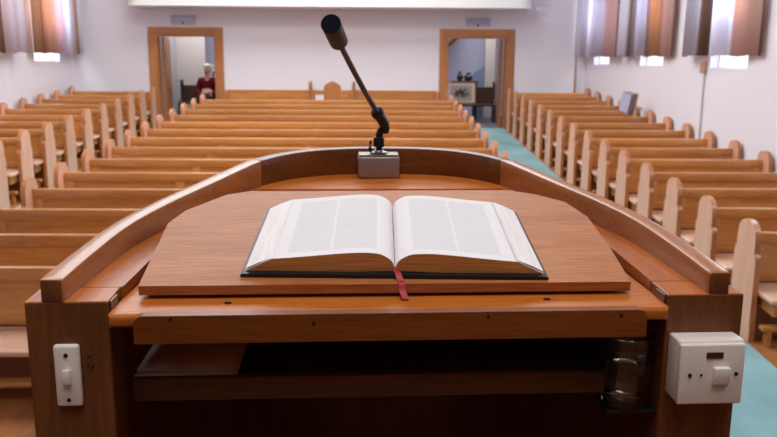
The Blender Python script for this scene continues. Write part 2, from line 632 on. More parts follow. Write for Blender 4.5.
# doors ------------------------------------------------------------------
def doorway(n, x0, x1, leaf_side):
    root = bpy.data.objects.new('door_%d' % n, None)
    COL.objects.link(root)
    zf = fz(YB)
    root.location = ((x0 + x1) / 2, YB, zf)
    root['kind'] = 'structure'
    hw, h, t = (x1 - x0) / 2, DTOP - zf, .175
    fx0, fx1 = -.035, .215
    for s in (-1, 1):
        a, b = sorted((s * (hw - .002), s * (hw + t)))
        bm = box(a, b, fx0, 0, 0, h + t, bev=.008)
        a, b = sorted((s * (hw - .03), s * hw))
        add_box(bm, a, b, fx0, fx1, 0, h)
        obj('door_jamb', bm, M['doorz'], root)
    bm = box(-hw, hw, fx0, 0, h - .002, h + t, bev=.008)
    add_box(bm, -hw + .03, hw - .03, fx0, fx1, h - .03, h)
    obj('door_head', bm, M['doorx'], root)
    # leaf swung into the lobby
    xl = leaf_side * (hw - .06)
    bm = box(min(xl, xl - leaf_side * .05), max(xl, xl - leaf_side * .05), .22, 1.28, .01, h - .04, bev=.004)
    xi = xl - leaf_side * .05
    for z0, z1 in ((.2, .9), (1.05, h - .25)):
        add_box(bm, min(xi, xi - leaf_side * .012), max(xi, xi - leaf_side * .012), .36, 1.14, z0, z1, bev=.004)
    for v in bm.verts:
        v.co.x += leaf_side * .11 * (v.co.y - .22)
    lf = obj('door_leaf', bm, M['doorz'], root)
    hb = tube([(xi, 1.2, 1.0), (xi - leaf_side * .05, 1.2, 1.0), (xi - leaf_side * .05, 1.1, 1.0)], .01)
    obj('door_handle', hb, M['steel'], lf, smooth=True)


doorway(1, DL[0], DL[1], -1)
doorway(2, DR[0], DR[1], 1)

# carpet in the aisles ----------------------------------------------------
for name, a, b, lab in (('carpet_runner', 1.68, 3.02, 'teal carpet runner along the right aisle'), ('carpet_runner', -4.72, -3.42, 'teal carpet runner along the left aisle')):
    bm = bmesh.new()
    add_prism(bm, [(a, 2.3), (b, 2.3), (b, 18.12), (a, 18.12)], lambda p: Vector((p[0], p[1], fz(p[1]) + .001)), lambda p: Vector((p[0], p[1], fz(p[1]) + .012)))
    tag(obj(name, bm, M['carpet']), lab, 'carpet')

# ------------------------------------------------------------------ pews
shear = lambda c: Vector((c.x, c.y, c.z + SL * c.y))


def end_panel_bm(x0, x1):
    H = .965
    prof = [(-.195, 0), (-.195, .10), (-.185, .13), (-.185, .66), (-.175, .70), (-.155, .715), (-.155, .80)]
    n = 8
    for k in range(1, n):
        a = math.pi * k / n
        prof.append((-.155 * math.cos(a), .83 + (H - .83) * math.sin(a)))
    prof += [(.155, .80), (.155, .715), (.175, .70), (.185, .66), (.185, .13), (.195, .10), (.195, 0)]
    bm = bmesh.new()
    add_prism(bm, prof, lambda p: Vector((x0, p[0], p[1])), lambda p: Vector((x1, p[0], p[1])))
    bevel_all(bm, .006, 2, 25)
    for v in bm.verts:
        v.co = shear(v.co)
    return bm


def make_pew(L, label, group):
    """a pew facing the pulpit (-Y); x runs 0..L from its left end in the photo"""
    t = thing('pew', label, 'pew', group=group)
    T = .048
    for x in (0, L - T):
        e = obj('end_panel', end_panel_bm(x, x + T), None, t, smooth=True, mats=[M['endz'], M['endedge']])
        for p in e.data.polygons:
            p.material_index = 0 if abs(p.normal.x) > .8 else 1
    bm = bmesh.new()
    add_box(bm, T, L - T, -.005, .045, .755, .85, bev=.01, f=shear)
    add_box(bm, T, L - T, .012, .034, .50, .755, f=shear)
    add_box(bm, T, L - T, .0, .04, .44, .52, bev=.004, f=shear)
    ns = max(1, round(L / 1.25))
    for i in range(ns + 1):
        xc = T + .05 + (L - 2 * T - .1) * i / ns
        add_box(bm, xc - .05, xc + .05, .001, .04, .51, .757, bev=.003, f=shear)
    obj('backrest', bm, M['pewx'], t, smooth=True)
    obj('seat', box(T, L - T, -.41, .03, .38, .425, bev=.018, seg=3, f=shear), M['seatx'], t, smooth=True)
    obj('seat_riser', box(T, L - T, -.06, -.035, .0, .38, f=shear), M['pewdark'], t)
    bm = bmesh.new()
    add_box(bm, T, L - T, -.32, -.24, .13, .17, bev=.01, f=shear)
    for i in range(ns + 1):
        xc = T + .06 + (L - 2 * T - .12) * i / ns
        add_box(bm, xc - .02, xc + .02, -.31, -.25, .0, .131, f=shear)
        add_box(bm, xc - .02, xc + .02, -.38, -.03, .28, .381, f=shear)
    obj('foot_rail', bm, M['pewx'], t)
    return t


ORD = ['first', 'second', 'third', 'fourth', 'fifth', 'sixth', 'seventh', 'eighth', 'ninth', 'tenth', 'eleventh', 'twelfth', 'thirteenth', 'fourteenth', 'fifteenth']


def block(x0, x1, ys, where, group):
    proto = None
    n = len(ys)
    for i, y in enumerate(ys):
        if proto is None:
            o = proto = make_pew(x1 - x0, '', group)
        else:
            o = copy_tree(proto)
        o.location = (x0, y, fz(y))
        if i == 0:
            lab = 'round-ended oak pew nearest the pulpit in the %s' % where
        elif i == n - 1:
            lab = 'round-ended oak pew furthest from the pulpit in the %s' % where
        else:
            lab = '%s round-ended oak pew from the pulpit in the %s' % (ORD[i], where)
        o['label'] = lab


block(3.045, 4.82, [6.2 + .823 * k for k in range(15)], 'block by the right wall', 'pews by the right wall')
block(-3.39, 1.62, [5.28 + .823 * k for k in range(14)], 'middle block', 'pews in the middle block')
block(-6.55, -4.755, [10.963 + .823 * k for k in range(-1, 9)], 'block by the left wall', 'pews by the left wall')


# long benches against the back wall and the chair between them
def wall_bench(x0, x1, label, post_side):
    t = thing('wall_bench', label, 'bench', ((x0 + x1) / 2, YB, fz(YB - .3)), group='benches along the back wall')
    hw = (x1 - x0) / 2
    bm = box(-hw, hw, -.07, -.02, .60, .86, bev=.008)
    add_box(bm, -hw, hw, -.06, -.02, .1, .61)
    obj('backrest', bm, M['pewx'], t)
    obj('seat', box(-hw, hw, -.5, -.05, .42, .46, bev=.012), M['seatx'], t)
    for s in (-1, 1):
        hh = 1.06 if s == post_side else .86
        bm = bmesh.new()
        xe = s * hw
        a, b = sorted((xe, xe - s * .07))
        pr = [(-.5, 0), (-.5, .46), (-.22, .6), (-.2, hh - .06), (-.13, hh), (-.06, hh - .05), (-.04, 0)]
        add_prism(bm, pr, lambda p: Vector((a, p[0], p[1])), lambda p: Vector((b, p[0], p[1])))
        obj('end_panel', bm, M['doorz'], t)
    return t


wall_bench(-3.30, -1.34, 'long low wall bench between left doorway and arch-backed chair', 1)
wall_bench(-.44, 1.50, 'long low wall bench between arch-backed chair and right doorway', -1)
t = thing('high_backed_chair', 'arch-backed wooden chair standing against the back wall', 'chair', (-.84, 17.0, fz(17.0)))
bm = bmesh.new()
pr = [(-.185, .35), (-.185, 1.02)] + [(-.185 + .37 * k / 10, 1.03 + .10 * math.sin(math.pi * k / 10)) for k in range(1, 10)] + [(.185, 1.02), (.185, .35)]
add_prism(bm, pr, lambda p: Vector((p[0], .14, p[1])), lambda p: Vector((p[0], .19, p[1])))
bevel_all(bm, .006)
obj('backrest', bm, M['doorz'], t)
obj('seat', box(-.19, .19, -.24, .14, .42, .46, bev=.01), M['doorz'], t)
for x in (-.165, .165):
    for y in (-.21, .165):
        obj('leg', box(x - .022, x + .022, y - .022, y + .022, 0, .42), M['doorz'], t)
wall_bench(-1.335, -.445, 'short wall bench half hidden behind the arch-backed chair', 0)
t = thing('paper_sheets', 'white sheets propped upright on short bench left of arch-backed chair', 'papers', (-1.17, 17.98, fz(YB - .3) + .461))
bm = bmesh.new()
for i in range(4):
    add_box(bm, -.09 + .014 * (i % 2), .09 + .01 * (i % 3), -.028 + i * .012, -.02 + i * .012, 0, .27 + .015 * (i % 3))
obj('sheets', bm, M['paper'], t)
tag(obj('dark_folder', box(-1.055, -.97, 17.92, 17.97, fz(YB - .3) + .461, fz(YB - .3) + .80, bev=.004), M['black']), 'dark upright folder beside the arch-backed chair at the back', 'folder')

# ------------------------------------------------------------------ fittings on the walls
for x, lab in ((-4.19, 'white emergency light box above the left doorway'), (2.375, 'white emergency light box above the right doorway')):
    t = thing('emergency_light', lab, 'light', (x, YB, 3.275), group='emergency lights over the doorways')
    obj('housing', box(-.28, .28, -.05, 0, .0, .2, bev=.012), M['grey'], t)
    bm = box(-.265, .265, -.09, -.05, .05, .19, bev=.015)
    obj('diffuser', bm, M['grille'], t)
    obj('indicator', sphere((.0, -.055, .025), .025, 1, 1, 1, 12), M['black'], t, smooth=True)
for x, z, lab in ((-5.07, 2.19, 'small white wall switch left of the left doorway'), (1.43, 2.19, 'small white wall switch left of the right doorway')):
    t = thing('wall_switch', lab, 'switch', (x, YB, z))
    obj('plate', box(-.045, .045, -.012, 0, 0, .09, bev=.004), M['white_plastic'], t)
    obj('rocker', box(-.014, .014, -.018, -.011, .03, .06, bev=.002), M['white_plastic2'], t)
tag(obj('conduit', tube([(4.63, YB - .02, fz(YB)), (4.63, YB - .02, 3.6)], .022), M['conduit'], smooth=True), 'thin brown pipe running down the back wall in right corner', 'pipe')
tag(obj('conduit', tube([(XR - .02, 11.6, fz(11.6)), (XR - .02, 11.6, 2.45)], .014), M['whitecable'], smooth=True), 'thin white cable conduit down the right wall below a curtain', 'pipe')
tag(obj('cable_clip', box(XR - .06, XR, 11.56, 11.68, 2.38, 2.56, bev=.01), M['conduit']), 'small brown bracket under the nearest right curtain', 'bracket')
# loudspeaker on its bracket
t = thing('loudspeaker', 'grey wedge loudspeaker with wooden back on the right wall', 'speaker', (4.50, 13.9, 1.66), (R(0), R(12), R(-55)))
bm = bmesh.new()
add_prism(bm, [(-.10, -.13), (.10, -.13), (.075, .03), (-.075, .03)], lambda p: Vector((p[0], p[1], 0)), lambda p: Vector((p[0], p[1], .35)))
bevel_all(bm, .008)
obj('case', bm, M['cabside'], t)
obj('grille', box(-.092, .092, -.142, -.128, .012, .338, bev=.006), M['grille'], t)
obj('backboard', box(-.10, .10, .03, .055, -.06, .36, bev=.004), M['endz'], t)
obj('wall_bracket', tube([(0, .05, .12), (0, .40, .05)], .016), M['whitecable'], t)

# ------------------------------------------------------------------ lobby behind the doorways
struct('wall_lobby_pillar_left', box(-5.12, -4.38, 21.3, 21.42, fz(YB), 4.0), M['lobby_beige'])
struct('wall_lobby_left', box(-5.5, -5.3 + .19, 20.3, 21.3, fz(YB), 4.0), M['lobby_grey'])
struct('wall_lobby_pillar_right', box(3.03, 3.3, 21.5, 21.62, fz(YB), 4.0), M['lobby_beige'])
bm = bmesh.new()
add_prism(bm, [(-4.30, fz(YB)), (-2.9, fz(YB)), (-2.9, 1.34), (-4.30, 2.40)], lambda p: Vector((p[0], 21.55, p[1])), lambda p: Vector((p[0], 21.7, p[1])))
struct('wall_lobby_stair', bm, M['lobby_beige'])
bm = bmesh.new()
add_prism(bm, [(1.7, 2.60), (1.7, 2.72), (2.45, 3.36), (2.45, 3.24)], lambda p: Vector((p[0], 21.0, p[1])), lambda p: Vector((p[0], 22.2, p[1])))
struct('trim_stair_edge', bm, M['darkoak'])


def dark_bench(x0, x1, y, label):
    zf = fz(YB)
    t = thing('lobby_bench', label, 'bench', ((x0 + x1) / 2, y, zf))
    hw = (x1 - x0) / 2
    obj('backrest', box(-hw, hw, .0, .04, .45, .86, bev=.006), M['darkoak'], t)
    obj('seat', box(-hw, hw, -.42, .02, .40, .45, bev=.01), M['darkoak'], t)
    for s in (-1, 1):
        a, b = sorted((s * hw, s * (hw + .06)))
        pr = [(-.40, 0), (-.40, .42), (-.1, .55), (-.07, .93)] + [(-.07 * math.cos(math.pi * k / 6), .95 + .05 * math.sin(math.pi * k / 6)) for k in range(1, 6)] + [(.07, .93), (.08, 0)]
        bm = bmesh.new()
        add_prism(bm, pr, lambda p: Vector((a, p[0], p[1])), lambda p: Vector((b, p[0], p[1])))
        obj('end_panel', bm, M['darkoak'], t)
    return t


dark_bench(-4.80, -3.2, 20.5, 'dark wooden bench holding a seated person in left doorway')
dark_bench(1.30, 3.06, 20.2, 'dark wooden bench holding a framed picture in right doorway')
# framed picture standing on the bench
t = thing('framed_picture', 'framed dark drawing leaning on the dark bench in right doorway', 'picture', (2.255, 20.10, fz(YB) + .45), (R(-6), 0, 0))
bm = bmesh.new()
W2, H2, fr = .37, .54, .03
for a, b, c, d in ((-W2, W2, 0, fr), (-W2, W2, H2 - fr, H2), (-W2, -W2 + fr, fr, H2 - fr), (W2 - fr, W2, fr, H2 - fr)):
    add_box(bm, a, b, -.012, .012, c, d)
obj('frame', bm, M['doorx'], t)


def drawing_mat():
    m, n, b = base('mounted_drawing', .6, .3)
    L = n.links.new
    tc = n.nodes.new('ShaderNodeTexCoord')
    mp = n.nodes.new('ShaderNodeMapping')
    mp.inputs['Location'].default_value = (0, 0, -.26)
    L(tc.outputs['Object'], mp.inputs[0])
    nz = n.nodes.new('ShaderNodeTexNoise')
    nz.inputs['Scale'].default_value = 14
    nz.inputs['Detail'].default_value = 5
    L(mp.outputs[0], nz.inputs['Vector'])
    sp = n.nodes.new('ShaderNodeSeparateXYZ')
    L(mp.outputs[0], sp.inputs[0])

    def mth(op, a, v):
        q = n.nodes.new('ShaderNodeMath')
        q.operation = op
        if isinstance(a, (int, float)):
            q.inputs[0].default_value = a
        else:
            L(a, q.inputs[0])
        if isinstance(v, (int, float)):
            q.inputs[1].default_value = v
        else:
            L(v, q.inputs[1])
        return q.outputs[0]
    ax, az = mth('ABSOLUTE', sp.outputs[0], 0), mth('ABSOLUTE', sp.outputs[2], 0)
    el = mth('ADD', mth('POWER', mth('DIVIDE', ax, .22), 2.0), mth('POWER', mth('DIVIDE', az, .11), 2.0))
    ink = mth('LESS_THAN', mth('ADD', el, mth('MULTIPLY', mth('SUBTRACT', nz.outputs[0], .5), 5.0)), .75)
    inner = mth('MULTIPLY', mth('LESS_THAN', ax, .27), mth('LESS_THAN', az, .19))
    c1 = n.nodes.new('ShaderNodeMix')
    c1.data_type = 'RGBA'
    c1.inputs[6].default_value = lin((226, 212, 204))
    c1.inputs[7].default_value = lin((188, 172, 160))
    L(inner, c1.inputs[0])
    c2 = n.nodes.new('ShaderNodeMix')
    c2.data_type = 'RGBA'
    L(c1.outputs[2], c2.inputs[6])
    c2.inputs[7].default_value = lin((84, 72, 70))
    L(ink, c2.inputs[0])
    L(c2.outputs[2], b.inputs['Base Color'])
    return m


obj('drawing', box(-W2 + fr, W2 - fr, -.004, .004, fr, H2 - fr), drawing_mat(), t)
# small table behind the bench with pots and a leaning board
zf = fz(YB)
t = thing('side_table', 'dark side table behind the bench in the right doorway', 'table', (2.45, 20.75, zf))
obj('table_top', box(-.36, .27, -.25, .25, .96, 1.0, bev=.006), M['darkoak'], t)
for x in (-.32, .23):
    for y in (-.2, .2):
        obj('leg', box(x - .03, x + .03, y - .03, y + .03, 0, .96), M['darkoak'], t)
for x, r, h, lab in ((-.18, .085, .24, 'dark narrow-necked pot on the table behind framed picture'), (.04, .12, .21, 'dark squat round pot on the table behind framed picture')):
    prof = [(0, 0), (r * .6, 0), (r, h * .35), (r * .9, h * .6), (r * .45, h * .78), (r * .5, h), (r * .35, h), (r * .3, h * .8), (0, h * .75)]
    tag(obj('pot', lathe(prof, 18), M['ornament'], smooth=True), lab, 'pot').location = (2.45 + x, 20.62, zf + 1.0)
bm = bmesh.new()
add_prism(bm, [(2.66, zf), (2.95, zf), (2.95, 2.39), (2.66, 2.19)], lambda p: Vector((p[0], 21.05, p[1])), lambda p: Vector((p[0], 21.08, p[1])))
tag(obj('leaning_board', bm, M['panel_blue']), 'blue-grey slant-topped board standing in the right doorway', 'board')
t = thing('notice_frame', 'small dark framed notice behind the seated person', 'picture', (-4.1, 21.55, 2.05))
obj('frame', box(-.14, .14, -.03, 0, -.10, .14), M['black'], t)
obj('notice', box(-.1, .1, -.034, -.028, -.06, .10), M['grey'], t)


# the seated person ---------------------------------------------------------
def skin_mesh(name, nodes, edges, mat, parent, root=0, sub=2):
    me = bpy.data.meshes.new(name)
    me.from_pydata([n[0] for n in nodes], edges, [])
    me.materials.append(mat)
    o = bpy.data.objects.new(name, me)
    COL.objects.link(o)
    if parent:
        o.parent = parent
    m = o.modifiers.new('skin', 'SKIN')
    m.use_smooth_shade = True
    if not me.skin_vertices:
        me.skin_vertices.new()
    for i, n in enumerate(nodes):
        r = n[1]
        me.skin_vertices[0].data[i].radius = r if isinstance(r, tuple) else (r, r)
        me.skin_vertices[0].data[i].use_root = (i == root)
    s = o.modifiers.new('sub', 'SUBSURF')
    s.levels = s.render_levels = sub
    return o


pz = fz(YB)
t = thing('person', 'white-haired person in a dark red jumper seated on bench in doorway', 'person', (-4.13, 20.28, pz + .05), (0, 0, R(-8)))
body_nodes = [((0, .02, .52), (.15, .11)), ((0, .03, .72), (.14, .10)), ((0, .03, .93), (.16, .10)), ((0, .01, 1.03), (.06, .06)), ((0, -.01, 1.08), (.048, .05)),
              ((0, -.02, 1.15), (.076, .09)), ((0, -.02, 1.25), (.08, .094)), ((0, -.015, 1.30), (.045, .055)),
              ((-.19, .02, .94), .055), ((-.25, -.02, .72), .045), ((-.15, -.22, .55), .036), ((-.09, -.29, .50), .032),
              ((.19, .02, .94), .055), ((.25, -.02, .72), .045), ((.15, -.22, .55), .036), ((.09, -.29, .50), .032),
              ((-.10, -.40, .52), .075), ((-.11, -.43, .06), .048), ((-.11, -.53, -.005), .04),
              ((.10, -.40, .52), .075), ((.11, -.43, .06), .048), ((.11, -.53, -.005), .04)]
be = [(0, 1), (1, 2), (2, 3), (3, 4), (4, 5), (5, 6), (6, 7), (2, 8), (8, 9), (9, 10), (10, 11), (2, 12), (12, 13), (13, 14), (14, 15), (0, 16), (16, 17), (17, 18), (0, 19), (19, 20), (20, 21)]
body = skin_mesh('body', body_nodes, be, M['skin'], t)
jn = [((0, .02, .50), (.168, .13)), ((0, .03, .72), (.162, .122)), ((0, .03, .93), (.18, .122)), ((0, .015, 1.03), (.075, .075)),
      ((-.20, .02, .94), .075), ((-.26, -.02, .72), .064), ((-.153, -.22, .552), .05),
      ((.20, .02, .94), .075), ((.26, -.02, .72), .064), ((.153, -.22, .552), .05)]
skin_mesh('jumper', jn, [(0, 1), (1, 2), (2, 3), (2, 4), (4, 5), (5, 6), (2, 7), (7, 8), (8, 9)], M['redwool'], t)
tn = [((0, .02, .53), (.155, .115)), ((-.10, -.40, .525), .092), ((-.11, -.43, .10), .064), ((.10, -.40, .525), .092), ((.11, -.43, .10), .064)]
skin_mesh('trousers', tn, [(0, 1), (1, 2), (0, 3), (3, 4)], M['trouser'], t)
for s in (-1, 1):
    obj('shoe', sphere((s * .11, -.50, -.004), .06, .8, 1.9, .72, 14), M['black'], t, smooth=True)
bm = sphere((0, .0, 1.25), .106, .93, 1.1, 1.0, 20)
for v in bm.verts:       # hairline: the face stays free
    if v.co.y < -.055 and v.co.z < 1.285:
        v.co.y = -.03
    if v.co.z < 1.17:
        v.co.z = 1.17
obj('hair', bm, M['hair'], t, smooth=True)
bm = sphere((-.03, -.118, 1.20), .011, 1, 1, .8, 10)
bmesh.ops.create_uvsphere(bm, u_segments=10, v_segments=8, radius=.011, matrix=Matrix.Translation((.03, -.118, 1.20)))
obj('eyes', bm, M['black'], t, smooth=True)
obj('nose', sphere((0, -.13, 1.17), .017, .8, 1, 1.4, 10), M['skin'], t, smooth=True)
obj('mouth', sphere((0, -.11, 1.13), .024, 1, .5, .25, 10), M['redwool'], t, smooth=True)

# ------------------------------------------------------------------ dais and pulpit
struct('dais', box(-1.7, 1.8, YF, 2.05, 0, 1.05), M['floorw'])
PX, PY, PZ, PA = .03, 1.004, EYE - .3106, R(2.301)
pul = thing('pulpit', 'bow-fronted oak pulpit with raised rim and sloping desk', 'pulpit', (PX, PY, PZ), (0, 0, PA))
PW = Matrix.Translation((PX, PY, PZ)) @ Matrix.Rotation(PA, 4, 'Z')
BASEZ = 1.05 - PZ

ctrl = [(.456, 0), (.453, .12), (.442, .27), (.412, .41), (.366, .565), (.33, .69), (.297, .79), (.245, .868), (.175, .922), (.09, .95), (0, .957)]


def catmull(P, m=6):
    out = []
    for i in range(len(P) - 1):
        p0, p1, p2, p3 = P[max(i - 1, 0)], P[i], P[i + 1], P[min(i + 2, len(P) - 1)]
        for k in range(m):
            t = k / m
            out.append(tuple(.5 * (2 * b + (c - a) * t + (2 * a - 5 * b + 4 * c - d) * t * t + (3 * b - a - 3 * c + d) * t ** 3) for a, b, c, d in zip(p0, p1, p2, p3)))
    out.append(P[-1])
    return out


SK = .032                        # the bow leans slightly to the right
full = [(u + SK * v, v) for u, v in ctrl] + [(-u + SK * v, v) for u, v in reversed(ctrl[:-1])]
OUT = catmull(full, 6)          # right front corner -> bow -> left front corner


def offset(P, d):
    o = []
    for i, p in enumerate(P):
        a, b = P[max(i - 1, 0)], P[min(i + 1, len(P) - 1)]
        tx, ty = b[0] - a[0], b[1] - a[1]
        l = math.hypot(tx, ty)
        o.append((p[0] + d * (-ty / l), p[1] + d * (tx / l)))
    return o


RT, LT = .07, .034               # slopes of rim and ledge


def sweep(i0, i1, outer, inner, ztop, zbot, bev=.004):
    bm = bmesh.new()
    rows = []
    for i in range(i0, i1 + 1):
        (ou, ov), (iu, iv) = outer[i], inner[i]
        rows.append([bm.verts.new((ou, ov, ztop(ov))), bm.verts.new((iu, iv, ztop(iv))), bm.verts.new((iu, iv, zbot(iv))), bm.verts.new((ou, ov, zbot(ov)))])
    for a, b in zip(rows, rows[1:]):
        for k in range(4):
            bm.faces.new((a[k], b[k], b[(k + 1) % 4], a[(k + 1) % 4]))
    bm.faces.new(list(reversed(rows[0])))
    bm.faces.new(rows[-1])
    if bev:
        bmesh.ops.recalc_face_normals(bm, faces=bm.faces[:])
        bevel_all(bm, bev, 2, 40)
    return bm


INN = offset(OUT, .0285)
WOUT = offset(OUT, -.021)
WIN = offset(OUT, .012)
seamR = 6 * 6                   # index of the seam in the right half
seamL = len(OUT) - 1 - seamR
ledz = lambda v: LT * v
for i0, i1 in ((0, seamR), (seamL, len(OUT) - 1), (seamR, seamL)):
    ro = obj('rim', sweep(i0, i1, OUT, INN, lambda v: .03 + RT * v, lambda v: ledz(v) - .001, .0025), None, pul, smooth=True,
             mats=[M['rimbow'] if i0 == seamR else M['rim'], M['pulz']])
    for p in ro.data.polygons:          # sawn ends: end grain, and their shade put into darker oak
        if p.normal.y < -.9 and p.center.y < .01:
            p.material_index = 1
# ledge boards inside and outside the rim
inner_edge = [(.3715, 0), (.368, .15), (.364, .27), (.345, .42), (.31, .58), (.268, .74)]
inner_s = catmull(inner_edge, 4)
st = next(i for i, p in enumerate(WOUT) if p[1] > .058)
for s in (1, -1):
    WO = WOUT if s > 0 else [(-u, v) for u, v in reversed(WOUT)]
    WI = WIN if s > 0 else [(-u, v) for u, v in reversed(WIN)]
    ie = [(u + s * SK * v, v) for u, v in inner_s]
    wo = WO[st:seamR + 1]
    pts = [(wo[0][0], .0605)] + wo + list(reversed([p for p in ie if p[1] > .062])) + [(.3705, .0605)]
    bm = bmesh.new()
    add_prism(bm, pts, lambda p: Vector((s * p[0], p[1], ledz(p[1]))), lambda p: Vector((s * p[0], p[1], ledz(p[1]) - .022)))
    bevel_all(bm, .002, 2, 50)
    obj('ledge', bm, M['puly'], pul, smooth=True)
    # post carrying the front of the ledge
    bm = box(.3715, .478, 0, .0605, BASEZ, 0, bev=.0025)
    for v in bm.verts:
        v.co.x *= s
        if v.co.z > -.01:
            v.co.z += ledz(v.co.y)
    po = obj('post', bm, None, pul, mats=[M['pulz'], M['puly']])
    for p in po.data.polygons:
        if abs(p.normal.z) > .8:
            p.material_index = 1
    # side panels below
    wi = WI[st:seamR + 1]
    pts = WO[st:seamR + 1] + list(reversed(wi))
    bm = bmesh.new()
    add_prism(bm, pts, lambda p: Vector((s * p[0], p[1] + .002, BASEZ)), lambda p: Vector((s * p[0], p[1] + .002, ledz(p[1]) - .022)))
    obj('side_panel', bm, M['pulz'], pul)
    # hinge plate at the front of the ledge's inner edge
    bm = box(.3697, .3726, .004, .036, -.0125, -.001, bev=.0008)
    for v in bm.verts:
        v.co.x = s * (v.co.x - .0012)
    if s < 0:
        hb_ = bmesh.new()
        for x_, z_ in ((-.4005, -.075), (-.4015, -.087), (-.3965, -.089), (-.399, -.094)):
            bmesh.ops.create_cone(hb_, cap_ends=True, segments=10, radius1=.0016, radius2=.0016, depth=.0008, matrix=Matrix.Translation((x_, -.0002, z_)) @ Matrix.Rotation(R(90), 4, 'X'))
        obj('screw_hole', hb_, M['black'], pul)
    h = obj('hinge', bm, M['brass'], pul)
    h['label'] = 'worn metal hinge plate'
    # old screw hole in the ledge
    bm = bmesh.new()
    bmesh.ops.create_cone(bm, cap_ends=True, segments=14, radius1=.0065, radius2=.0065, depth=.0012, matrix=Matrix.Translation((s * .366, .30, ledz(.30) + .0004)))
    obj('screw_cap', bm, M['darkmetal'], pul)
bow = WOUT[seamR:seamL + 1]
bm = bmesh.new()
add_prism(bm, bow + [(-.268 + SK * .74, .74), (.268 + SK * .74, .74)], lambda p: Vector((p[0], p[1], ledz(p[1]))), lambda p: Vector((p[0], p[1], ledz(p[1]) - .022)))
bevel_all(bm, .002, 2, 50)
obj('ledge', bm, M['slab'], pul, smooth=True)
bm = bmesh.new()
add_prism(bm, bow + list(reversed(WIN[seamR:seamL + 1])), lambda p: Vector((p[0], p[1], BASEZ)), lambda p: Vector((p[0], p[1], ledz(p[1]) - .022)))
obj('bow_panel', bm, M['pulz'], pul, smooth=True)
# desk slab, stop lip, shelf
slab_edge = [(.3705, -.016), (.3700, .05), (.366, .15), (.3615, .27), (.342, .42), (.307, .58), (.266, .735)]
pts = [(u - .0012 + SK * max(v, 0), v) for u, v in slab_edge] + [(-u + .0012 + SK * max(v, 0), v) for u, v in reversed(slab_edge)]
sz = lambda v: -.0135 + .012 * v
bm = bmesh.new()
add_prism(bm, pts, lambda p: Vector((p[0], p[1], sz(p[1]))), lambda p: Vector((p[0], p[1], sz(p[1]) - .018)))
fr = [e for e in bm.edges if all(v.co.y < 0 for v in e.verts)]
bmesh.ops.bevel(bm, geom=fr, offset=.0075, segments=4, affect='EDGES', profile=.5)
obj('desk_slab', bm, M['slab'], pul, smooth=True)
bm = bmesh.new()
rc = .012
pr = [(-.332, -.0465), (.331, -.0465), (.331, -.0095 - rc)] + [(.331 - rc + rc * math.cos(math.pi / 2 * k / 5), -.0095 - rc + rc * math.sin(math.pi / 2 * k / 5)) for k in range(1, 6)] \
    + [(-.332 + rc - rc * math.sin(math.pi / 2 * k / 5), -.0095 - rc + rc * math.cos(math.pi / 2 * k / 5)) for k in range(0, 6)]
add_prism(bm, pr, lambda p: Vector((p[0], -.034, p[1])), lambda p: Vector((p[0], -.0165, p[1])))
bevel_all(bm, .003, 2, 50)
lip = obj('book_stop', bm, M['pulx'], pul, smooth=True)
for x, y, z in ((-.285, -.0335, -.014), (-.105, -.0335, -.022), (.12, -.0335, -.016), (.296, -.0335, -.017)):
    bm = bmesh.new()
    bmesh.ops.create_cone(bm, cap_ends=True, segments=12, radius1=.0024, radius2=.0024, depth=.0016, matrix=Matrix.Translation((x, -.034, z)) @ Matrix.Rotation(R(90), 4, 'X'))
    obj('plug', bm, M['darkmetal'], lip)
bm = bmesh.new()
for x in (-.222, .213):
    bmesh.ops.create_cone(bm, cap_ends=True, segments=12, radius1=.005, radius2=.005, depth=.0012, matrix=Matrix.Translation((x, .028, sz(.028) + .0004)))
obj('screw_cap', bm, M['darkmetal'], pul)
obj('shelf', box(-.3712, .3712, .105, .62, -.162, -.144), M['darkoak'], pul)  # dark oak stands in for the shade under the desk
obj('shelf_rail', box(-.3712, .3712, .09, .105, -.180, -.1445, bev=.002), M['pulz2'], pul)
obj('glass_bracket', box(.300, .3712, .008, .064, -.176, -.1708, bev=.002), M['black'], pul)
obj('pulpit_floor', box(-.36, .36, .07, .72, BASEZ, BASEZ + .03), M['pulx'], pul)

# the tilted reading board
BT = .14
bz = lambda v: BT * v
bpts = [(-.344, .047), (-.3545, .297), (-.337, .362), (-.28, .448), (-.239, .471), (.249, .471), (.298, .443), (.340, .398), (.357, .315), (.349, .171), (.336, .044)]
bm = bmesh.new()
add_prism(bm, bpts, lambda p: Vector((p[0], p[1], bz(p[1]))), lambda p: Vector((p[0], p[1] + .0018, bz(p[1]) - .0135)))
bevel_all(bm, .0028, 3, 20)
rb = obj('reading_board', bm, M['board'], pul, smooth=True)
obj('front_batten', box(-.32, .31, .06, .085, sz(.06), -.0065), M['pulx'], rb)
bm = box(-.24, .24, .42, .45, sz(.44), bz(.42) - .0135)
obj('prop_block', bm, M['pulx'], rb)

# ------------------------------------------------------------------ open book
bc = Vector((.0125, .2025, 0))
bc.z = bz(bc.y) + .0005
MB_ = PW @ Matrix.Translation(bc) @ Matrix.Rotation(math.atan(BT), 4, 'X') @ Matrix.Rotation(R(-2.9), 4, 'Z')
bk = thing('open_bible', 'large open book with gilt edges on the pulpit reading board', 'book')
bk.matrix_world = MB_
bk.location, bk.rotation_euler = MB_.to_translation(), MB_.to_euler()
CW, CH = .2155, .1425
bm = bmesh.new()
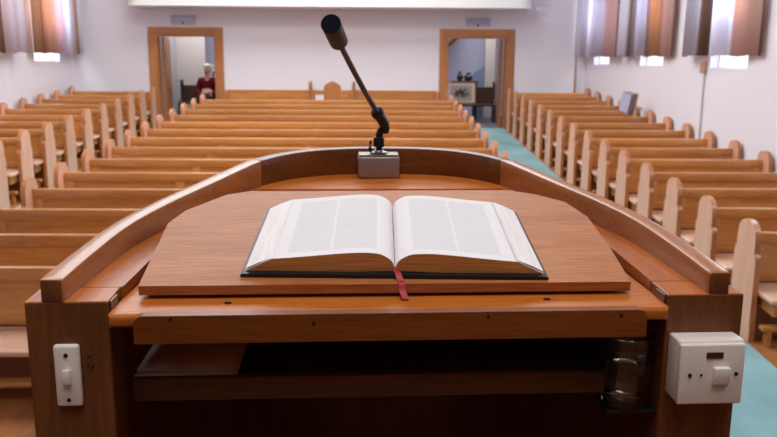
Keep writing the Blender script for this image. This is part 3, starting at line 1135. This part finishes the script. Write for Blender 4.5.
# cover with a dip at the spine
xs = [-CW, -CW + .004, -.05, -.022, 0, .022, .05, CW - .004, CW]
zt_ = [.0035, .0055, .0055, .006, .007, .006, .0055, .0055, .0035]
va = [[bm.verts.new((x, s * CH, 0)) for x in xs] + [bm.verts.new((x, s * CH, z)) for x, z in zip(reversed(xs), reversed(zt_))] for s in (-1, 1)]
bm.faces.new(va[0])
bm.faces.new(list(reversed(va[1])))
nn = len(va[0])
for i in range(nn):
    bm.faces.new((va[0][i], va[1][i], va[1][(i + 1) % nn], va[0][(i + 1) % nn]))
bevel_all(bm, .0012, 2, 40)
obj('cover', bm, M['leather'], bk, smooth=True)


def page_mat():
    m, n, b = base('printed_page', .7, .2)
    L = n.links.new
    tc = n.nodes.new('ShaderNodeTexCoord')
    sp = n.nodes.new('ShaderNodeSeparateXYZ')
    L(tc.outputs['Object'], sp.inputs[0])

    def mth(op, a, v=0.0):
        q = n.nodes.new('ShaderNodeMath')
        q.operation = op
        for i, s in enumerate((a, v)):
            if isinstance(s, (int, float)):
                q.inputs[i].default_value = s
            else:
                L(s, q.inputs[i])
        return q.outputs[0]

    def band(x, a, c):
        return mth('MULTIPLY', mth('GREATER_THAN', x, a), mth('LESS_THAN', x, c))
    ax = mth('ABSOLUTE', sp.outputs[0])
    col1, col2 = band(ax, .026, .0885), band(ax, .0925, .152)
    cols = mth('ADD', col1, col2)
    rows = band(sp.outputs[1], -.116, .114)
    # lines of print
    ln = mth('FRACT', mth('MULTIPLY', sp.outputs[1], 270.0))
    line = mth('LESS_THAN', ln, .62)
    mp = n.nodes.new('ShaderNodeMapping')
    mp.inputs['Scale'].default_value = (420, 200, 1)
    L(tc.outputs['Object'], mp.inputs[0])
    nz = n.nodes.new('ShaderNodeTexNoise')
    nz.inputs['Scale'].default_value = 1
    nz.inputs['Detail'].default_value = 2
    L(mp.outputs[0], nz.inputs['Vector'])
    # paragraph ends
    mp2 = n.nodes.new('ShaderNodeMapping')
    mp2.inputs['Scale'].default_value = (26, 240, 1)
    L(tc.outputs['Object'], mp2.inputs[0])
    n2 = n.nodes.new('ShaderNodeTexNoise')
    n2.inputs['Scale'].default_value = 1
    L(mp2.outputs[0], n2.inputs['Vector'])
    para = mth('LESS_THAN', n2.outputs[0], .66)
    ink = mth('MULTIPLY', mth('MULTIPLY', mth('MULTIPLY', cols, rows), mth('MULTIPLY', line, para)), mth('ADD', .0, mth('MULTIPLY', nz.outputs[0], .44)))
    mx = n.nodes.new('ShaderNodeMix')
    mx.data_type = 'RGBA'
    mx.inputs[6].default_value = lin((236, 231, 231))
    mx.inputs[7].default_value = lin((110, 96, 92))
    L(ink, mx.inputs[0])
    L(mx.outputs[2], b.inputs['Base Color'])
    return m


def edge_mat(name, c1, c2, metal, rough, axis, freq):
    m, n, b = base(name, rough, .4)
    b.inputs['Metallic'].default_value = metal
    tc = n.nodes.new('ShaderNodeTexCoord')
    mp = n.nodes.new('ShaderNodeMapping')
    s = [14, 14, 14]
    s[axis] = freq
    mp.inputs['Scale'].default_value = s
    n.links.new(tc.outputs['Object'], mp.inputs[0])
    nz = n.nodes.new('ShaderNodeTexNoise')
    nz.inputs['Scale'].default_value = 1
    nz.inputs['Detail'].default_value = 3
    n.links.new(mp.outputs[0], nz.inputs['Vector'])
    rp = n.nodes.new('ShaderNodeValToRGB')
    rp.color_ramp.elements[0].position, rp.color_ramp.elements[1].position = .35, .65
    rp.color_ramp.elements[0].color, rp.color_ramp.elements[1].color = lin(c1), lin(c2)
    n.links.new(nz.outputs[0], rp.inputs[0])
    n.links.new(rp.outputs[0], b.inputs['Base Color'])
    return m


PAGE = page_mat()
GILT = edge_mat('gilt_page_edge', (186, 122, 62), (228, 166, 100), .1, .4, 2, 900)
FORE = edge_mat('fanned_fore_edge', (234, 224, 220), (244, 238, 236), 0, .6, 2, 700)
prof = catmull([(.0005, .013), (.005, .0225), (.012, .028), (.022, .0325), (.036, .0340), (.055, .0340), (.085, .0318), (.13, .0272), (.173, .0235)], 4)
for s, rise in ((1, 0), (-1, .0008)):
    bm = bmesh.new()
    bottom = [(.2095, .0062), (.06, .006), (.02, .0075), (.0005, .0078)]
    ring = [(x, z + rise) for x, z in prof] + bottom
    Yd = .1335
    A = [bm.verts.new((s * x, -Yd, z)) for x, z in ring]
    B = [bm.verts.new((s * x, Yd, z)) for x, z in ring]
    npf = len(prof)
    for f in (bm.faces.new(A), bm.faces.new(list(reversed(B)))):
        f.material_index = 1
    for i in range(len(ring)):
        j = (i + 1) % len(ring)
        f = bm.faces.new((A[i], B[i], B[j], A[j]))
        f.material_index = 0 if i < npf - 1 else (2 if i == npf - 1 else 0)
    pb = obj('page_block', bm, None, bk, smooth=True, mats=[PAGE, GILT, FORE])
    # a loose leaf lying just over the fore edge
    bm = bmesh.new()
    q = [(.170, .0240), (.19, .0165), (.2085, .0075)]
    a0 = [bm.verts.new((s * (x + .0012), -Yd + .002, z + .0012)) for x, z in q]
    b0 = [bm.verts.new((s * (x + .0012), Yd - .002, z + .0012)) for x, z in q]
    a1 = [bm.verts.new((s * (x + .0005), -Yd + .002, z + .0004)) for x, z in q]
    b1 = [bm.verts.new((s * (x + .0005), Yd - .002, z + .0004)) for x, z in q]
    for i in range(2):
        bm.faces.new((a0[i], a0[i + 1], b0[i + 1], b0[i]))
        bm.faces.new((a1[i], b1[i], b1[i + 1], a1[i + 1]))
    lf = obj('page_leaf', bm, FORE, pb)
# ribbon marker: from the spine, over the board's edge, down to the desk
MBi = MB_.inverted()


def to_bk(u, v, z):
    return MBi @ (PW @ Vector((u, v, z)))


rp_ = [to_bk(.0085, .09, bz(.09) + .0095), to_bk(.009, .067, bz(.067) + .0095), to_bk(.010, .058, bz(.058) + .008), to_bk(.0125, .050, bz(.052) + .0016), to_bk(.0135, .044, bz(.044) + .001),
       to_bk(.0143, .0395, -.001), to_bk(.0160, .034, -.006), to_bk(.0182, .0275, -.0105)]
rp_ = [Vector(q) for q in catmull([tuple(p) for p in rp_], 3)]
bm = bmesh.new()
vv = []
for i, p in enumerate(rp_):
    hw = .0045
    vv.append([bm.verts.new(p + Vector((-hw, 0, .0004))), bm.verts.new(p + Vector((hw, 0, .0004))), bm.verts.new(p + Vector((hw, .0, -.0002))), bm.verts.new(p + Vector((-hw, 0, -.0002)))])
for a, b in zip(vv, vv[1:]):
    for k in range(4):
        bm.faces.new((a[k], b[k], b[(k + 1) % 4], a[(k + 1) % 4]))
bm.faces.new(vv[0])
bm.faces.new(list(reversed(vv[-1])))
obj('ribbon_marker', bm, M['ribbon'], bk, smooth=True)

# ------------------------------------------------------------------ microphone on its metal box
mic = thing('desk_microphone', 'black gooseneck microphone on a grey metal box on pulpit ledge', 'microphone')
MM = PW @ Matrix.Translation((.022, .862, ledz(.862) + .0005))
mic.location, mic.rotation_euler = MM.to_translation(), MM.to_euler()
ML = lambda u, v, z: Vector((u - .022, v - .862, z - ledz(.862) - .0005))
f = lambda c: Vector((c.x, c.y, c.z + LT * c.y))
bx = obj('base_box', box(-.0495, .0495, 0, .052, 0, .053, bev=.0055, seg=3, f=f), M['alu'], mic, smooth=True)
obj('box_lid', box(-.0475, .0475, .001, .051, .0532, .0570, bev=.0015, f=f), M['alu'], bx, smooth=True)
cz = ML(.0225, .884, .0883)
bm = lathe([(0, 0), (.021, 0), (.021, .003), (.013, .0045), (.012, .007), (.0, .007)], 20, cz + Vector((0, 0, .0005)))
obj('mount_flange', bm, M['steel'], mic, smooth=True)
obj('mount_post', tube([cz + Vector((.001, 0, .004)), cz + Vector((.001, 0, .02))], .0075, n=16), M['black'], mic, smooth=True)
obj('clamp', box(cz.x - .0125, cz.x + .0125, cz.y - .012, cz.y + .012, cz.z + .015, cz.z + .039, bev=.003), M['black'], mic, smooth=True)
bm = tube([ML(.0025, .882, .092), ML(.0015, .882, .100), ML(.002, .882, .113), ML(.004, .882, .119)], [.0035, .0052, .0042, .002], n=10)
obj('clamp_lever', bm, M['black'], mic, smooth=True)
bm = tube([ML(.0235, .884, .122), ML(.0235, .883, .132), ML(.027, .881, .143), ML(.033, .876, .152)], [.009, .0095, .0085, .008], n=14)
obj('lower_joint', bm, M['black'], mic, smooth=True)
bm = tube([ML(.039, .882, .137), ML(.0385, .880, .147), ML(.034, .872, .162), ML(.022, .860, .180)], [.007, .0105, .0125, .012], n=14)
obj('knuckle', bm, M['black'], mic, smooth=True)
N0 = ML(.018, .856, .186)
obj('ball_joint', sphere(N0, .0158), M['black'], mic, smooth=True)
NE, HE = ML(-.070, .489, .338), ML(-.085, .415, .370)
pts = []
for k in range(17):
    t_ = k / 16
    p = N0.lerp(NE, t_)
    pts.append(p + Vector((0, 0, -.004 * math.sin(math.pi * t_))))
obj('gooseneck', tube(pts, [.0062 - .0008 * k / 16 for k in range(17)], n=14), M['neck'], mic, smooth=True)
ax = (HE - NE).normalized()
HL = (HE - NE).length
hd = [(0, .0075), (.003, .0145), (.007, .0170), (HL - .008, .0176), (HL - .003, .0176)]
bm = tube([NE + ax * d for d, r in hd], [r for d, r in hd], n=28)
obj('windscreen', bm, M['mesh'], mic, smooth=True)
hd = [(HL - .0029, .0179), (HL - .001, .0179), (HL, .0172)]
bm = tube([NE + ax * d for d, r in hd], [r for d, r in hd], n=28)
obj('front_foam', bm, M['foam'], mic, smooth=True)
bm = tube([NE + ax * -.010, NE + ax * .002], [.0068, .0085], n=18)
obj('capsule_collar', bm, M['neck'], mic, smooth=True)

# ------------------------------------------------------------------ switches on the posts
sw = thing('light_switch', 'narrow white light switch on the left post of the pulpit', 'switch')
SW = PW @ Matrix.Translation((-.4265, 0, -.098))
sw.location, sw.rotation_euler = SW.to_translation(), SW.to_euler()
obj('plate', box(-.0165, .0165, -.010, -.0002, -.0425, .0425, bev=.004, seg=3), M['white_plastic'], sw, smooth=True)
bm = box(-.005, .005, -.0165, -.009, -.0125, .0075, bev=.0012)
for v in bm.verts:
    if v.co.y < -.012:
        v.co.z += .003
obj('rocker', bm, M['white_plastic2'], sw, smooth=True)
for z in (.029, -.033):
    bm = bmesh.new()
    bmesh.ops.create_cone(bm, cap_ends=True, segments=14, radius1=.0028, radius2=.0028, depth=.001, matrix=Matrix.Translation((0, -.0104, z)) @ Matrix.Rotation(R(90), 4, 'X'))
    obj('screw', bm, M['darkmetal'], sw)

dp = thing('isolator_switch', 'square white switch box with neon on right post of pulpit', 'switch')
DP = PW @ Matrix.Translation((.420, 0, -.0975))
dp.location, dp.rotation_euler = DP.to_translation(), DP.to_euler()
obj('back_box', box(-.0435, .047, -.034, -.0002, -.0415, .0445, bev=.003, seg=3), M['white_plastic'], dp, smooth=True)
obj('face_plate', box(-.044, .044, -.044, -.0343, -.042, .042, bev=.0025, seg=3), M['white_plastic'], dp, smooth=True)
bm = box(.001, .022, -.0505, -.0435, -.0125, .0115, bev=.0015)
for v in bm.verts:
    if v.co.y < -.047:
        v.co.y += (v.co.z + .0125) * -.10
obj('rocker', bm, M['white_plastic2'], dp, smooth=True)
obj('neon_indicator', box(-.0095, .0135, -.0455, -.0436, .0225, .0315, bev=.001), M['neon'], dp)
for x, z, r in ((-.030, .0, .0026), (.033, .001, .0026), (-.0145, .0, .0017)):
    bm = bmesh.new()
    bmesh.ops.create_cone(bm, cap_ends=True, segments=14, radius1=r, radius2=r, depth=.0012, matrix=Matrix.Translation((x, -.0448, z)) @ Matrix.Rotation(R(90), 4, 'X'))
    obj('screw', bm, M['darkmetal'], dp)

# ------------------------------------------------------------------ on the shelf: cloth and glass
CM = PW @ Matrix.Translation((-.296, .165, -.144))
cl = thing('folded_cloth', 'folded beige cloth lying on the shelf under the pulpit desk', 'cloth')
cl.location, cl.rotation_euler = CM.to_translation(), CM.to_euler()
for k in range(2):
    bm = bmesh.new()
    nx, ny = 24, 18
    g = []
    for i in range(nx + 1):
        row = []
        for j in range(ny + 1):
            x, y = -.074 + .148 * i / nx, -.068 + .14 * j / ny
            e = min(i, nx - i, j, ny - j) / 3
            hgt = .006 * min(1, e) ** .5
            row.append((x, y, hgt + .0016 * math.sin(19 * x * 6 + 30 * y + k) * min(1, e)))
        g.append(row)
    z0 = .0006 + k * .0072
    sc_ = 1 - .03 * k
    top = [[bm.verts.new((x * sc_, y * sc_, z0 + z)) for x, y, z in r] for r in g]
    bot = [[bm.verts.new((x * sc_, y * sc_, z0 - .0003)) for x, y, z in r] for r in g]
    for i in range(nx):
        for j in range(ny):
            bm.faces.new((top[i][j], top[i + 1][j], top[i + 1][j + 1], top[i][j + 1]))
            bm.faces.new((bot[i][j], bot[i][j + 1], bot[i + 1][j + 1], bot[i + 1][j]))
    for i in range(nx):
        bm.faces.new((bot[i][0], bot[i + 1][0], top[i + 1][0], top[i][0]))
        bm.faces.new((bot[i][ny], top[i][ny], top[i + 1][ny], bot[i + 1][ny]))
    for j in range(ny):
        bm.faces.new((bot[0][j], top[0][j], top[0][j + 1], bot[0][j + 1]))
        bm.faces.new((bot[nx][j], bot[nx][j + 1], top[nx][j + 1], top[nx][j]))
    obj('fold', bm, M['cloth'], cl, smooth=True)
GM = PW @ Matrix.Translation((.335, .036, -.1705))
gl = thing('water_glass', 'clear tumbler half full of water under the pulpit desk', 'glass')
gl.location, gl.rotation_euler = GM.to_translation(), GM.to_euler()
RO, RB, GH = .0355, .0325, .104
obj('tumbler', lathe([(0, 0), (RB - .003, 0), (RB, .003), (RO, GH - .001), (RO - .001, GH), (RO - .0022, GH - .001), (RB - .0022, .013), (RB - .006, .0105), (0, .0095)], 40), M['tumbler'], gl, smooth=True)
wl = .066
obj('water', lathe([(0, .0099), (RB - .0063, .0109), (RB - .0026, .0134), (RB + (RO - RB) * wl / GH - .0026, wl), (RB + (RO - RB) * wl / GH - .006, wl - .0012), (0, wl - .0014)], 40), M['water'], gl, smooth=True)
